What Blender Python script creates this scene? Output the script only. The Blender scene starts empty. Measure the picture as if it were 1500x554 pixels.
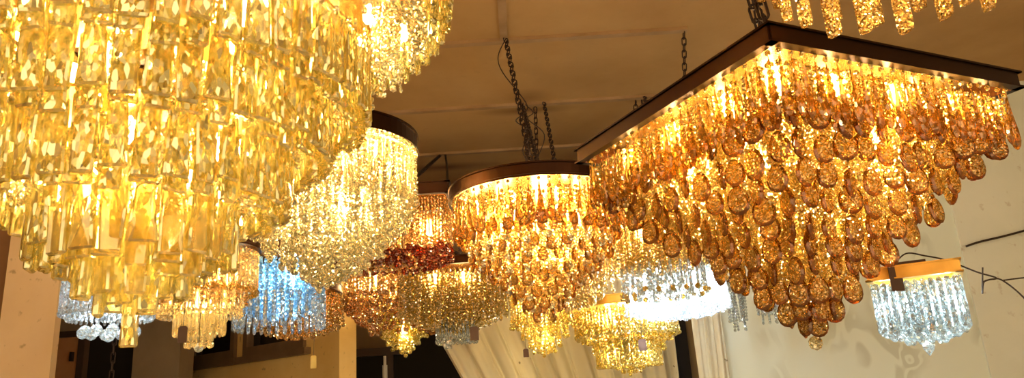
import bpy, bmesh, math, random
import numpy as np
from mathutils import Vector, Matrix

random.seed(7)
R = math.radians
S = bpy.context.scene
COL = S.collection
EYE = 1.5            # height of the camera above the floor
CEIL = 3.5

# ------------------------------------------------------------------ view
S.view_settings.view_transform = 'Standard'
S.view_settings.look = 'None'
S.view_settings.gamma = 1
S.view_settings.exposure = 0.8
S.view_settings.use_curve_mapping = False
cy = S.cycles
cy.use_denoising = True
cy.max_bounces = 10
cy.transmission_bounces = 8
cy.diffuse_bounces = 3
cy.glossy_bounces = 4
cy.transparent_max_bounces = 14
cy.caustics_reflective = False
cy.caustics_refractive = True
cy.sample_clamp_indirect = 8.0
cy.blur_glossy = 0.3

PT, RL = R(16), R(3.6)
fw = Vector((0, math.cos(PT), math.sin(PT)))
up0 = Vector((0, -math.sin(PT), math.cos(PT)))
rt0 = Vector((1, 0, 0))
ex = math.cos(RL) * rt0 - math.sin(RL) * up0
eu = math.sin(RL) * rt0 + math.cos(RL) * up0
cam = bpy.data.cameras.new('camera')
cam.sensor_width = 36
cam.lens = 1083 * 36 / 1500
cam.clip_start = 0.02
camo = bpy.data.objects.new('camera', cam)
M = Matrix.Identity(4)
for i in range(3):
    M[i][0] = ex[i]; M[i][1] = eu[i]; M[i][2] = -fw[i]
M[2][3] = EYE
camo.matrix_world = M
COL.objects.link(camo)
S.camera = camo
CAMP = Vector((0, 0, EYE))

# ------------------------------------------------------------------ materials
def nt(name):
    m = bpy.data.materials.new(name)
    m.use_nodes = True
    t = m.node_tree
    t.nodes.clear()
    return m, t

def N(t, typ, **kw):
    n = t.nodes.new(typ)
    for k, v in kw.items():
        if k.startswith('i_'):
            key = k[2:]
            n.inputs[int(key) if key.isdigit() else key.replace('_', ' ')].default_value = v
        else:
            setattr(n, k, v)
    return n

def c4(c): return (c[0], c[1], c[2], 1.0)

def facet_normal(t, scale, amount, long=1.0):
    """cut-glass facets: every small cell of the surface gets a tilt of its own"""
    tc = N(t, 'ShaderNodeTexCoord')
    oi = N(t, 'ShaderNodeObjectInfo')
    add = N(t, 'ShaderNodeVectorMath', operation='MULTIPLY_ADD')
    add.inputs[1].default_value = (1, 1, long)
    comb = N(t, 'ShaderNodeCombineXYZ')
    mul = N(t, 'ShaderNodeMath', operation='MULTIPLY'); mul.inputs[1].default_value = 7.3
    t.links.new(oi.outputs['Random'], mul.inputs[0])
    t.links.new(mul.outputs[0], comb.inputs[0]); t.links.new(mul.outputs[0], comb.inputs[1])
    t.links.new(tc.outputs['Object'], add.inputs[0]); t.links.new(comb.outputs[0], add.inputs[2])
    v = N(t, 'ShaderNodeTexVoronoi', i_Scale=scale)
    t.links.new(add.outputs[0], v.inputs['Vector'])
    sub = N(t, 'ShaderNodeVectorMath', operation='SUBTRACT'); sub.inputs[1].default_value = (.5, .5, .5)
    t.links.new(v.outputs['Color'], sub.inputs[0])
    sc = N(t, 'ShaderNodeVectorMath', operation='SCALE'); sc.inputs['Scale'].default_value = amount
    t.links.new(sub.outputs[0], sc.inputs[0])
    g = N(t, 'ShaderNodeNewGeometry')
    a2 = N(t, 'ShaderNodeVectorMath', operation='ADD')
    t.links.new(g.outputs['Normal'], a2.inputs[0]); t.links.new(sc.outputs[0], a2.inputs[1])
    nn = N(t, 'ShaderNodeVectorMath', operation='NORMALIZE')
    t.links.new(a2.outputs[0], nn.inputs[0])
    return nn.outputs[0], v

def crystal(name, tint, body, glass=.5, clear=.2, scale=90, amount=1.0, rough=.03, gloss=.12, foil=.5, long=1.0):
    """lead crystal: refracting glass, a clear share, sharp reflections and foil-backed facets"""
    m, t = nt(name)
    nrm, vor = facet_normal(t, scale, amount, long)
    out = N(t, 'ShaderNodeOutputMaterial')
    gl = N(t, 'ShaderNodeBsdfGlass', i_Roughness=rough, i_IOR=1.5); gl.inputs['Color'].default_value = c4(tint)
    tr = N(t, 'ShaderNodeBsdfTransparent'); tr.inputs['Color'].default_value = c4(tint)
    gs = N(t, 'ShaderNodeBsdfAnisotropic', i_Roughness=.10); gs.inputs['Color'].default_value = (1, 1, 1, 1)
    fo = N(t, 'ShaderNodeBsdfAnisotropic', i_Roughness=.24); fo.inputs['Color'].default_value = c4([min(1, c * 1.15) for c in body])
    df = N(t, 'ShaderNodeBsdfDiffuse'); df.inputs['Color'].default_value = c4(body)
    tl = N(t, 'ShaderNodeBsdfTranslucent'); tl.inputs['Color'].default_value = c4(body)
    for s_ in (gl, gs, df, tl, fo): t.links.new(nrm, s_.inputs['Normal'])
    def mix(f, a, b):
        x = N(t, 'ShaderNodeMixShader', i_0=f)
        t.links.new(a.outputs[0], x.inputs[1]); t.links.new(b.outputs[0], x.inputs[2])
        return x
    sc = mix(.45, df, tl)
    sc = mix(foil, sc, fo)
    body_ = mix(gloss, sc, gs)
    a = mix(clear / max(1e-3, clear + glass), gl, tr)
    b = mix(clear + glass, body_, a)
    if scale >= 100:      # some facets throw the light back, their neighbours let you look straight through
        sep = N(t, 'ShaderNodeSeparateColor'); t.links.new(vor.outputs['Color'], sep.inputs[0])
        m1 = N(t, 'ShaderNodeMath', operation='MULTIPLY'); m1.inputs[1].default_value = 7.31
        m2 = N(t, 'ShaderNodeMath', operation='FRACT')
        m3 = N(t, 'ShaderNodeMath', operation='LESS_THAN'); m3.inputs[1].default_value = clear + glass
        m4 = N(t, 'ShaderNodeMath', operation='MULTIPLY_ADD'); m4.inputs[1].default_value = .62; m4.inputs[2].default_value = (clear + glass) * .38
        t.links.new(sep.outputs[0], m1.inputs[0]); t.links.new(m1.outputs[0], m2.inputs[0]); t.links.new(m2.outputs[0], m3.inputs[0])
        t.links.new(m3.outputs[0], m4.inputs[0]); t.links.new(m4.outputs[0], b.inputs[0])
    t.links.new(b.outputs[0], out.inputs['Surface'])
    return m

def metal(name, col, rough=.3, metallic=1.0, noise=0.0):
    m, t = nt(name)
    out = N(t, 'ShaderNodeOutputMaterial')
    p = N(t, 'ShaderNodeBsdfPrincipled', i_Roughness=rough, i_Metallic=metallic)
    p.inputs['Base Color'].default_value = c4(col)
    if noise:
        tc = N(t, 'ShaderNodeTexCoord')
        n = N(t, 'ShaderNodeTexNoise', i_Scale=9.0, i_Detail=5.0)
        t.links.new(tc.outputs['Object'], n.inputs['Vector'])
        mx = N(t, 'ShaderNodeMix', data_type='RGBA')
        mx.inputs['A'].default_value = c4([c * (1 - noise) for c in col])
        mx.inputs['B'].default_value = c4([min(1, c * (1 + noise)) for c in col])
        t.links.new(n.outputs['Fac'], mx.inputs['Factor'])
        t.links.new(mx.outputs['Result'], p.inputs['Base Color'])
    t.links.new(p.outputs[0], out.inputs['Surface'])
    return m

def glow(name, col, strength):
    m, t = nt(name)
    out = N(t, 'ShaderNodeOutputMaterial')
    e = N(t, 'ShaderNodeEmission', i_Strength=strength); e.inputs['Color'].default_value = c4(col)
    t.links.new(e.outputs[0], out.inputs['Surface'])
    return m

def plaster(name, c1, c2, scale=2.0, c3=None, spots=0.0, rough=.85, stain=None):
    m, t = nt(name)
    out = N(t, 'ShaderNodeOutputMaterial')
    p = N(t, 'ShaderNodeBsdfPrincipled', i_Roughness=rough)
    g = N(t, 'ShaderNodeNewGeometry')
    n = N(t, 'ShaderNodeTexNoise', i_Scale=scale, i_Detail=8.0, i_Roughness=.6)
    t.links.new(g.outputs['Position'], n.inputs['Vector'])
    cr = N(t, 'ShaderNodeValToRGB')
    cr.color_ramp.elements[0].position = .35; cr.color_ramp.elements[0].color = c4(c1)
    cr.color_ramp.elements[1].position = .65; cr.color_ramp.elements[1].color = c4(c2)
    t.links.new(n.outputs['Fac'], cr.inputs['Fac'])
    last = cr.outputs['Color']
    if c3:
        n2 = N(t, 'ShaderNodeTexNoise', i_Scale=scale * 14, i_Detail=4.0)
        t.links.new(g.outputs['Position'], n2.inputs['Vector'])
        cr2 = N(t, 'ShaderNodeValToRGB')
        cr2.color_ramp.elements[0].position = .64; cr2.color_ramp.elements[0].color = (0, 0, 0, 1)
        cr2.color_ramp.elements[1].position = .74; cr2.color_ramp.elements[1].color = (spots, spots, spots, 1)
        t.links.new(n2.outputs['Fac'], cr2.inputs['Fac'])
        mx = N(t, 'ShaderNodeMix', data_type='RGBA')
        t.links.new(cr2.outputs['Color'], mx.inputs['Factor'])
        t.links.new(last, mx.inputs['A']); mx.inputs['B'].default_value = c4(c3)
        last = mx.outputs['Result']
    for (cx_, cy_, rx, ry, col, amt) in (stain or []):
        # soot stain with its own shape, fixed on the surface (world x, y)
        mp = N(t, 'ShaderNodeVectorMath', operation='SUBTRACT'); mp.inputs[1].default_value = (cx_, cy_, CEIL)
        t.links.new(g.outputs['Position'], mp.inputs[0])
        dv = N(t, 'ShaderNodeVectorMath', operation='DIVIDE'); dv.inputs[1].default_value = (rx, ry, 10)
        t.links.new(mp.outputs[0], dv.inputs[0])
        ln = N(t, 'ShaderNodeVectorMath', operation='LENGTH'); t.links.new(dv.outputs[0], ln.inputs[0])
        mr = N(t, 'ShaderNodeMapRange'); mr.inputs['From Min'].default_value = 0; mr.inputs['From Max'].default_value = 1
        mr.inputs['To Min'].default_value = amt; mr.inputs['To Max'].default_value = 0
        t.links.new(ln.outputs['Value'], mr.inputs['Value'])
        mx = N(t, 'ShaderNodeMix', data_type='RGBA')
        t.links.new(mr.outputs['Result'], mx.inputs['Factor'])
        t.links.new(last, mx.inputs['A']); mx.inputs['B'].default_value = c4(col)
        last = mx.outputs['Result']
    t.links.new(last, p.inputs['Base Color'])
    bp = N(t, 'ShaderNodeBump', i_Strength=.25, i_Distance=.01)
    t.links.new(n.outputs['Fac'], bp.inputs['Height'])
    t.links.new(bp.outputs[0], p.inputs['Normal'])
    t.links.new(p.outputs[0], out.inputs['Surface'])
    return m

WARM = (1.0, .60, .20)
MAT = dict(
    slab=crystal('champagne crystal', (1, .94, .66), (.99, .86, .46), glass=.38, clear=.12, scale=125, amount=1.25, foil=.8, long=.5, gloss=.2),
    slabclear=crystal('large clear slab crystal', (1, .93, .66), (.95, .80, .42), glass=.58, clear=.16, scale=42, amount=.9, foil=.75, long=.35, gloss=.3),
    slabedge=crystal('polished slab bevel', (1, .90, .5), (1, .84, .40), glass=.40, clear=.10, scale=40, amount=.5, foil=.85, gloss=.4),
    amberedge=crystal('darkened amber bevel', (.66, .34, .07), (.20, .095, .018), glass=.66, clear=.04, scale=60, amount=.3, foil=.5, gloss=.2),  # refraction shade at the pendant rims put into a darker colour
    redbevel=crystal('deep ruby bevel', (.5, .08, .03), (.16, .03, .02), glass=.62, clear=.05, scale=60, amount=.35, foil=.5, gloss=.35),
    slabtex=crystal('hammered crystal', (1, .82, .46), (.72, .48, .16), glass=.25, clear=.06, scale=330, amount=2.4),
    clearwarm=crystal('bright octagon crystal', (1, .92, .70), (1, .86, .60), glass=.34, clear=.08, scale=170, amount=1.7, foil=.85, gloss=.25),
    rodwarm=crystal('clear rod crystal', (1, .95, .78), (.93, .82, .55), glass=.60, clear=.25, scale=50, amount=.6, gloss=.3),
    amber=crystal('smoked amber crystal', (.97, .76, .32), (.60, .41, .10), glass=.48, clear=.06, scale=300, amount=1.3, gloss=.15, foil=.6),
    amberlong=crystal('amber teardrop crystal', (.95, .70, .28), (.46, .28, .06), glass=.60, clear=.12, scale=95, amount=.8, gloss=.3, foil=.6),
    goldbead=crystal('gold octagon beads', (1, .84, .40), (.92, .68, .22), glass=.22, clear=.06, scale=260, amount=1.9, gloss=.25, foil=.7),
    yellowbead=crystal('yellow octagon beads', (1, .88, .42), (.98, .78, .24), glass=.26, clear=.08, scale=200, amount=1.9, foil=.7, gloss=.25),
    redbead=crystal('ruby amber crystal', (.80, .24, .08), (.34, .10, .04), glass=.50, clear=.10, scale=170, amount=1.8, gloss=.3, foil=.7),
    purplebead=crystal('plum brown crystal', (.78, .50, .26), (.50, .32, .15), glass=.45, clear=.12, scale=150, amount=1.2, gloss=.25, foil=.6),
    pinkbead=crystal('rose gold beads', (1, .78, .40), (.84, .57, .21), glass=.22, clear=.08, scale=230, amount=2.0, gloss=.25, foil=.7),
    blue=crystal('ice blue crystal', (.70, .90, 1), (.60, .82, .95), glass=.30, clear=.15, scale=170, amount=1.8),
    white=crystal('cool white crystal', (.9, .97, 1), (.90, .95, 1), glass=.30, clear=.15, scale=170, amount=1.5),
    silver=crystal('silver clear crystal', (.90, .95, .96), (.70, .76, .77), glass=.45, clear=.18, scale=110, amount=1.4, gloss=.25, foil=.6),
    bronze=metal('dark bronze metal', (.045, .02, .011), .38),
    gold=metal('polished gold plate', (.95, .62, .22), .22),
    goldrim=metal('hammered gold rim', (.80, .42, .10), .35, noise=.5),
    iron=metal('dark iron chain', (.035, .02, .015), .5, .6),
    cable=metal('dark cable', (.03, .018, .012), .6, 0),
    tag=metal('brown price tag', (.07, .03, .015), .6, 0, noise=.3),
    tagyellow=metal('yellow paper tag', (.75, .50, .10), .7, 0, noise=.2),
    bulbwarm=glow('warm bulb', (1, .66, .25), 60),
    bulbwhite=glow('cool white led', (.82, .93, 1), 40),
    bulbblue=glow('blue led', (.45, .75, 1), 20),
)

# ------------------------------------------------------------------ mesh kit
class MB:
    def __init__(s): s.v = []; s.f = []
    def add(s, v, f, m=None):
        b = len(s.v)
        s.v += [tuple(m @ Vector(p)) if m is not None else tuple(p) for p in v]
        s.f += [tuple(b + i for i in q) for q in f]
        return s
    def box(s, x0, x1, y0, y1, z0, z1, m=None):
        v = [(x0, y0, z0), (x1, y0, z0), (x1, y1, z0), (x0, y1, z0), (x0, y0, z1), (x1, y0, z1), (x1, y1, z1), (x0, y1, z1)]
        f = [(0, 3, 2, 1), (4, 5, 6, 7), (0, 1, 5, 4), (1, 2, 6, 5), (2, 3, 7, 6), (3, 0, 4, 7)]
        return s.add(v, f, m)
    def lathe(s, prof, n=8, sx=1, sy=1, m=None, close=False, twist=0.0):
        v = []; f = []
        for k, (z, r) in enumerate(prof):
            for i in range(n):
                a = 2 * math.pi * (i + twist * k) / n
                v.append((r * math.cos(a) * sx, r * math.sin(a) * sy, z))
        K = len(prof)
        for k in range(K if close else K - 1):
            k2 = (k + 1) % K
            for i in range(n):
                j = (i + 1) % n
                f.append((k * n + i, k * n + j, k2 * n + j, k2 * n + i))
        if not close:
            f.append(tuple(range(n))[::-1]); f.append(tuple((K - 1) * n + i for i in range(n)))
        return s.add(v, f, m)
    def tube(s, pts, r, n=6):
        pts = [Vector(p) for p in pts]; v = []; f = []
        up = Vector((0, 0, 1))
        for i, p in enumerate(pts):
            d = (pts[min(i + 1, len(pts) - 1)] - pts[max(i - 1, 0)]).normalized()
            a = d.cross(up)
            if a.length < .05: a = d.cross(Vector((1, 0, 0)))
            a.normalize(); b = d.cross(a)
            for k in range(n):
                t = 2 * math.pi * k / n
                v.append(tuple(p + a * r * math.cos(t) + b * r * math.sin(t)))
        for i in range(len(pts) - 1):
            for k in range(n):
                j = (k + 1) % n
                f.append((i * n + k, i * n + j, (i + 1) * n + j, (i + 1) * n + k))
        f.append(tuple(range(n))[::-1]); f.append(tuple((len(pts) - 1) * n + i for i in range(n)))
        return s.add(v, f)
    def mesh(s, name):
        me = bpy.data.meshes.new(name)
        me.from_pydata(s.v, [], s.f)
        me.update()
        bm = bmesh.new(); bm.from_mesh(me)
        bmesh.ops.recalc_face_normals(bm, faces=bm.faces)
        bm.to_mesh(me); bm.free()
        return me

def tag(o, label=None, cat=None, group=None, kind=None):
    if label: o['label'] = label
    if cat: o['category'] = cat
    if group: o['group'] = group
    if kind: o['kind'] = kind
    return o

def ob(name, me, mat, parent=None, loc=(0, 0, 0), rot=(0, 0, 0), scale=(1, 1, 1)):
    if mat is not None and not me.materials: me.materials.append(mat)
    o = bpy.data.objects.new(name, me)
    COL.objects.link(o)
    o.location = loc; o.rotation_euler = rot; o.scale = scale
    if parent: o.parent = parent
    return o

def empty(name, loc, label, cat, group=None, rz=0):
    o = bpy.data.objects.new(name, None); COL.objects.link(o)
    o.location = loc; o.rotation_euler = (0, 0, rz); o.empty_display_size = .1
    tag(o, label, cat, group)
    return o

# crystal shapes; every one hangs from its origin, along -z
CACHE = {}
def shape(key, fn, mat):
    k = (key, mat)
    if k not in CACHE:
        me = fn().mesh(key if isinstance(key, str) else key[0])
        for mm in mat.split('+'): me.materials.append(MAT[mm])
        if '+' in mat:      # small or tilted outer faces take the polished or refraction-darkened bevel material
            rule = key[0] if isinstance(key, tuple) else key
            L = min(v.co.z for v in me.vertices)
            xm = max(v.co.x for v in me.vertices)
            for q in me.polygons:
                if rule.startswith('oval'): q.material_index = 1 if abs(q.normal.y) < .93 and (q.center.x ** 2 / xm ** 2 + ((q.center.z - L * .56) / (L * .46)) ** 2) > .58 else 0
                elif rule.startswith('slab'): q.material_index = 1 if (q.area < 1e-4 or abs(q.normal.y) < .9) else 0
        CACHE[k] = me
    return CACHE[k]

def oct_section(w, t, c):
    return [(w - c, -t), (w, -t + c * .8), (w, t - c * .8), (w - c, t), (-w + c, t), (-w, t - c * .8), (-w, -t + c * .8), (-w + c, -t)]

def f_slab(L, w1, w2, t):
    def fn():
        mb = MB()
        rows = [(0, w1 * .35, t * .5), (-.010, w1, t), (-L * .35, w1 + (w2 - w1) * .25, t), (-L + .004, w2, t), (-L, w2 * .88, t * .45)]
        v = []; f = []
        for z, w, tt in rows:
            v += [(x, y, z) for x, y in oct_section(w / 2, tt / 2, min(w, 2 * tt) * .13)]
        for k in range(len(rows) - 1):
            for i in range(8):
                j = (i + 1) % 8
                f.append((k * 8 + i, k * 8 + j, (k + 1) * 8 + j, (k + 1) * 8 + i))
        f.append(tuple(range(8))); f.append(tuple((len(rows) - 1) * 8 + i for i in range(8))[::-1])
        mb.add(v, f)
        return mb
    return fn

def f_prism(L, w):      # long bar with a V ridge and a slanted foot
    def fn():
        mb = MB()
        sec = [(-w / 2, 0), (-w * .15, -w * .35), (w * .15, -w * .35), (w / 2, 0), (w * .15, w * .18), (-w * .15, w * .18)]
        v = []; f = []
        for z, k in ((0, .5), (-.012, 1), (-L + .01, 1), (-L, .9)):
            for x, y in sec:
                v.append((x * k, y * k, z - (0 if z > -L + .02 else x * .25)))
        for k in range(3):
            for i in range(6):
                j = (i + 1) % 6
                f.append((k * 6 + i, k * 6 + j, (k + 1) * 6 + j, (k + 1) * 6 + i))
        f.append(tuple(range(6))); f.append(tuple(18 + i for i in range(6))[::-1])
        return mb.add(v, f)
    return fn

def f_rod(L, r, n=6, ball=0.0):
    def fn():
        mb = MB()
        prof = [(0, r * .3), (-.006, r), (-L + r * 1.6, r), (-L + r * .5, r * .75), (-L, r * .25)]
        if ball:
            prof = [(0, r * .3), (-.006, r), (-L + ball * 2.2, r), (-L + ball * 2.05, r * .35), (-L + ball * 1.7, ball * .8), (-L + ball, ball), (-L + ball * .4, ball * .75), (-L, ball * .15)]
        return mb.lathe(prof, n)
    return fn

def f_bar(L, r):      # square bar with flat polished ends
    def fn():
        return MB().lathe([(0, r * .3), (-.004, r), (-L + .002, r), (-L, r * .9)], 4, twist=0)
    return fn

def f_drop(L, w, t):      # long teardrop: thin neck, heavy rounded foot, flattened
    def fn():
        prof = [(0, .06), (-.03, .07), (-.06, .16), (-.30, .36), (-.55, .68), (-.74, .96), (-.85, 1.0), (-.94, .72), (-1, .22)]
        return MB().lathe([(z * L, r * w / 2) for z, r in prof], 8, 1, t / w, twist=.0)
    return fn

def f_oval(h, w, t, neck=.012):      # flat faceted almond pendant with a table on both faces
    def fn():
        n = 16; v = []; f = []
        def outline(s, y):
            r = []
            for i in range(n):
                a = 2 * math.pi * i / n
                x = math.sin(a) * w / 2
                z = math.cos(a)
                x *= (1 - .16 * z)
                r.append((x * s, y, -neck - h / 2 + z * h / 2 * s))
            return r
        rings = [outline(.0001 + .50, -t / 2), outline(.80, -t * .38), outline(1, -t * .08), outline(1, t * .08), outline(.80, t * .38), outline(.50, t / 2)]
        for r in rings: v += r
        for k in range(5):
            for i in range(n):
                j = (i + 1) % n
                f.append((k * n + i, k * n + j, (k + 1) * n + j)); f.append((k * n + i, (k + 1) * n + j, (k + 1) * n + i))
        f.append(tuple(range(n))[::-1]); f.append(tuple(5 * n + i for i in range(n)))
        mb = MB().add(v, f)
        return mb
    return fn

def f_string(L, pitch, r, n=6, foot=0.0, flat=.6):      # beads threaded on a wire
    def fn():
        prof = [(0, .001)]
        z = 0
        while z > -(L - pitch * .5 - foot * 2):
            prof += [(z - pitch * .22, r * .92), (z - pitch * .72, r * .92), (z - pitch * .97, r * .12)]
            z -= pitch
        if foot:
            prof += [(z - foot * .35, foot * .8), (z - foot, foot), (z - foot * 1.6, foot * .8), (z - foot * 2, foot * .2)]
        return MB().lathe(prof, n, 1, flat if not foot else .85)
    return fn

def f_ball(r, n=8):
    def fn():
        return MB().lathe([(0, r * .08), (-r * .25, r * .66), (-r * .7, r * .95), (-r * 1.3, r * .95), (-r * 1.75, r * .66), (-r * 2, r * .1)], n, twist=.5)
    return fn

def hang(root, name, items, sub=None, keep=100, label=None):
    """items: (mesh, loc local to root, rz, tilt, scale). The nearest `keep` are parts of their own, the others one part."""
    mw = Matrix.LocRotScale(root.location, root.rotation_euler, None)
    items = sorted(items, key=lambda it: ((mw @ Vector(it[1])) - CAMP).length)
    for it in items[:keep]:
        o = ob(name, it[0], None, root, it[1], (it[3], 0, it[2]), (1, 1, it[4]))
        if label: o['label'] = label
        if sub:
            b = ob(sub[0], sub[1], None, o, (0, 0, sub[2] / it[4]), (0, 0, 0))
    rest = items[keep:]
    if rest:
        vs = []; fs = []; off = 0
        for it in rest:
            me = it[0]
            n = len(me.vertices)
            co = np.empty(n * 3); me.vertices.foreach_get('co', co); co = co.reshape(-1, 3)
            m = np.array(Matrix.LocRotScale(Vector(it[1]), __import__('mathutils').Euler((it[3], 0, it[2])), Vector((1, 1, it[4]))))
            co = co @ m[:3, :3].T + m[:3, 3]
            vs += co.tolist()
            fs += [tuple(off + i for i in p.vertices) for p in me.polygons]
            off += n
        me = bpy.data.meshes.new(name)
        me.from_pydata(vs, [], fs); me.update()
        for mm in rest[0][0].materials: me.materials.append(mm)
        if len(me.materials) > 1:
            idx = []
            for it in rest: idx += [q.material_index for q in it[0].polygons]
            me.polygons.foreach_set('material_index', idx)
        o = ob(name, me, None, root)
        o['kind'] = 'stuff'
        if label: o['label'] = label

def circ(mesh, Rr, z, n, a0=0.0, jit=.0, ysc=1.0, zj=0.0, flip=0.0, arc=None):
    """items around a ring; mesh may be a list to cycle through"""
    out = []
    ms = mesh if isinstance(mesh, (list, tuple)) else [mesh]
    for i in range(n):
        a = 2 * math.pi * (i + a0) / n
        out.append((ms[i % len(ms)], (Rr * math.sin(a), -Rr * math.cos(a) * ysc, z + random.uniform(-zj, zj)),
                    a + flip + random.uniform(-jit, jit), random.uniform(-jit, jit) * .12, 1.0))
    return out

def squ(mesh, ax, ay, z, nx, ny=None, jit=.0, zj=0.0):
    out = []; ms = mesh if isinstance(mesh, (list, tuple)) else [mesh]; ny = ny or nx
    k = 0
    if ax < .012:
        return [(ms[0], (0, 0, z), random.uniform(0, 3), 0, 1.0)]
    for side in range(4):
        n = nx if side % 2 == 0 else ny
        for i in range(n):
            u = (i + .5) / n * 2 - 1
            x, y, rz = [(u * ax, -ay, 0), (ax, u * ay, R(90)), (-u * ax, ay, R(180)), (-ax, -u * ay, R(270))][side]
            out.append((ms[k % len(ms)], (x + random.uniform(-zj, zj) * .6, y + random.uniform(-zj, zj) * .6, z + random.uniform(-zj, zj)), rz + random.uniform(-jit, jit), random.uniform(-jit, jit) * .12, 1.0))
            k += 1
    return out

def bulbs(root, pts, mat, r=.016, power=None, col=WARM, lightpts=None, lr=.03):
    me = MB().lathe([(.03, r * .7), (.012, r * .75), (0, r), (-r, r * .95), (-r * 1.8, r * .5), (-r * 2, r * .1)], 10).mesh('bulb')
    me.materials.append(MAT[mat])
    for p in pts:
        ob('bulb', me, None, root, p)
    if power:
        lp = lightpts or pts
        for p in lp:
            l = bpy.data.lights.new('lamp_light', 'POINT')
            l.energy = power / len(lp); l.color = col; l.shadow_soft_size = lr
            o = bpy.data.objects.new('lamp_light', l); COL.objects.link(o)
            o.parent = root; o.location = p

def ceiling_fill(root, z, power, col=(1, .70, .36)):  # added unseen fill lamp above the plate, brightens the ceiling
    l = bpy.data.lights.new('ceiling_fill_light', 'POINT'); l.energy = power; l.color = col; l.shadow_soft_size = .12
    o = bpy.data.objects.new('ceiling_fill_light', l); COL.objects.link(o); o.parent = root; o.location = (0, 0, z)

def rim_round(root, Rr, z0, z1, mat='bronze', lip=.006, name='rim'):
    m = MB().lathe([(z0, Rr), (z0 - .003, Rr + lip), (z0 + .006, Rr + lip), (z0 + .008, Rr + .001), (z1 - .008, Rr + .001), (z1 - .006, Rr + lip), (z1, Rr + lip), (z1, Rr - .004), (z0, Rr - .004)], 72, close=True)
    return ob(name, m.mesh('rim'), MAT[mat], root)

def plate_round(root, R0, R1, z, mat='gold', th=.006):
    if R0 > 0:
        m = MB().lathe([(z, R0), (z, R1), (z + th, R1), (z + th, R0)], 64, close=True)
    else:
        m = MB().lathe([(z, R1), (z + th, R1)], 64)
    return ob('ceiling_plate' if R0 == 0 else 'tier_plate', m.mesh('plate'), MAT[mat], root)

def rim_square(root, ax, ay, z0, z1, mat='bronze', th=.012):
    m = MB()
    for s_ in (-1, 1):
        m.box(-ax, ax, s_ * ay - th / 2, s_ * ay + th / 2, z0, z1)
        m.box(s_ * ax - th / 2, s_ * ax + th / 2, -ay, ay, z0, z1)
        for zz in (z0 - .001, z1 - .004):
            m.box(-ax - th, ax + th, s_ * ay - th, s_ * ay + th, zz, zz + .005)
            m.box(s_ * ax - th, s_ * ax + th, -ay - th, ay + th, zz, zz + .005)
    o = ob('rim', m.mesh('rim'), MAT[mat], root)
    m = MB().box(-ax, ax, -ay, ay, z1 - .012, z1 - .006)
    ob('ceiling_plate', m.mesh('plate'), MAT['gold' if mat == 'bronze' else mat], root)
    return o

def chain_mesh(p0, p1, link=.05, r=.0035, w=.012):
    p0 = Vector(p0); p1 = Vector(p1); d = p1 - p0; n = max(2, round(d.length / (link * .78)))
    q = d.to_track_quat('Z', 'Y').to_matrix().to_4x4()
    mb = MB()
    for i in range(n):
        c = p0 + d * ((i + .5) / n)
        m = Matrix.Translation(c) @ q @ Matrix.Rotation(R(90) * (i % 2) + .3, 4, 'Z')
        pts = []
        L = d.length / n / .78 * .5
        for k in range(16):
            a = 2 * math.pi * k / 16
            x = w * math.cos(a); z = (L - w) * (1 if math.sin(a) >= 0 else -1) + w * math.sin(a)
            pts.append(Vector((x, 0, z)))
        v = []; f = []
        for k in range(16):
            dd = (pts[(k + 1) % 16] - pts[k - 1]).normalized(); b = Vector((0, 1, 0)); a_ = dd.cross(b)
            for j in range(5):
                t_ = 2 * math.pi * j / 5
                v.append(tuple(pts[k] + a_ * r * math.cos(t_) + b * r * math.sin(t_)))
        for k in range(16):
            k2 = (k + 1) % 16
            for j in range(5):
                j2 = (j + 1) % 5
                f.append((k * 5 + j, k * 5 + j2, k2 * 5 + j2, k2 * 5 + j))
        mb.add(v, f, m)
    return mb

def chain(root, a, b, **kw):
    """a, b in world; the chain is a part of its chandelier"""
    inv = Matrix.LocRotScale(root.location, root.rotation_euler, None).inverted()
    return ob('chain', chain_mesh(inv @ Vector(a), inv @ Vector(b), **kw).mesh('chain'), MAT['iron'], root)

def cable(root, pts, r=.003, name='power_cable', mat='cable'):
    inv = Matrix.LocRotScale(root.location, root.rotation_euler, None).inverted() if root else Matrix.Identity(4)
    P = [inv @ Vector(p) for p in pts]
    Q = []
    for i in range(len(P) - 1):
        a, b, c, d = P[max(i - 1, 0)], P[i], P[i + 1], P[min(i + 2, len(P) - 1)]
        for k in range(6):
            t = k / 6
            Q.append(.5 * ((2 * b) + (-a + c) * t + (2 * a - 5 * b + 4 * c - d) * t * t + (-a + 3 * b - 3 * c + d) * t ** 3))
    Q.append(P[-1])
    return ob(name, MB().tube(Q, r).mesh('cable'), MAT[mat], root)

# profile helper: height of the bottom as a function of radius (local to eye level)
def lerp(tab, x):
    for (x0, y0), (x1, y1) in zip(tab, tab[1:]):
        if x0 <= x <= x1 or x1 <= x <= x0:
            return y0 + (y1 - y0) * (x - x0) / (x1 - x0 + 1e-9)
    return tab[-1][1] if abs(x - tab[-1][0]) < abs(x - tab[0][0]) else tab[0][1]


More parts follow.
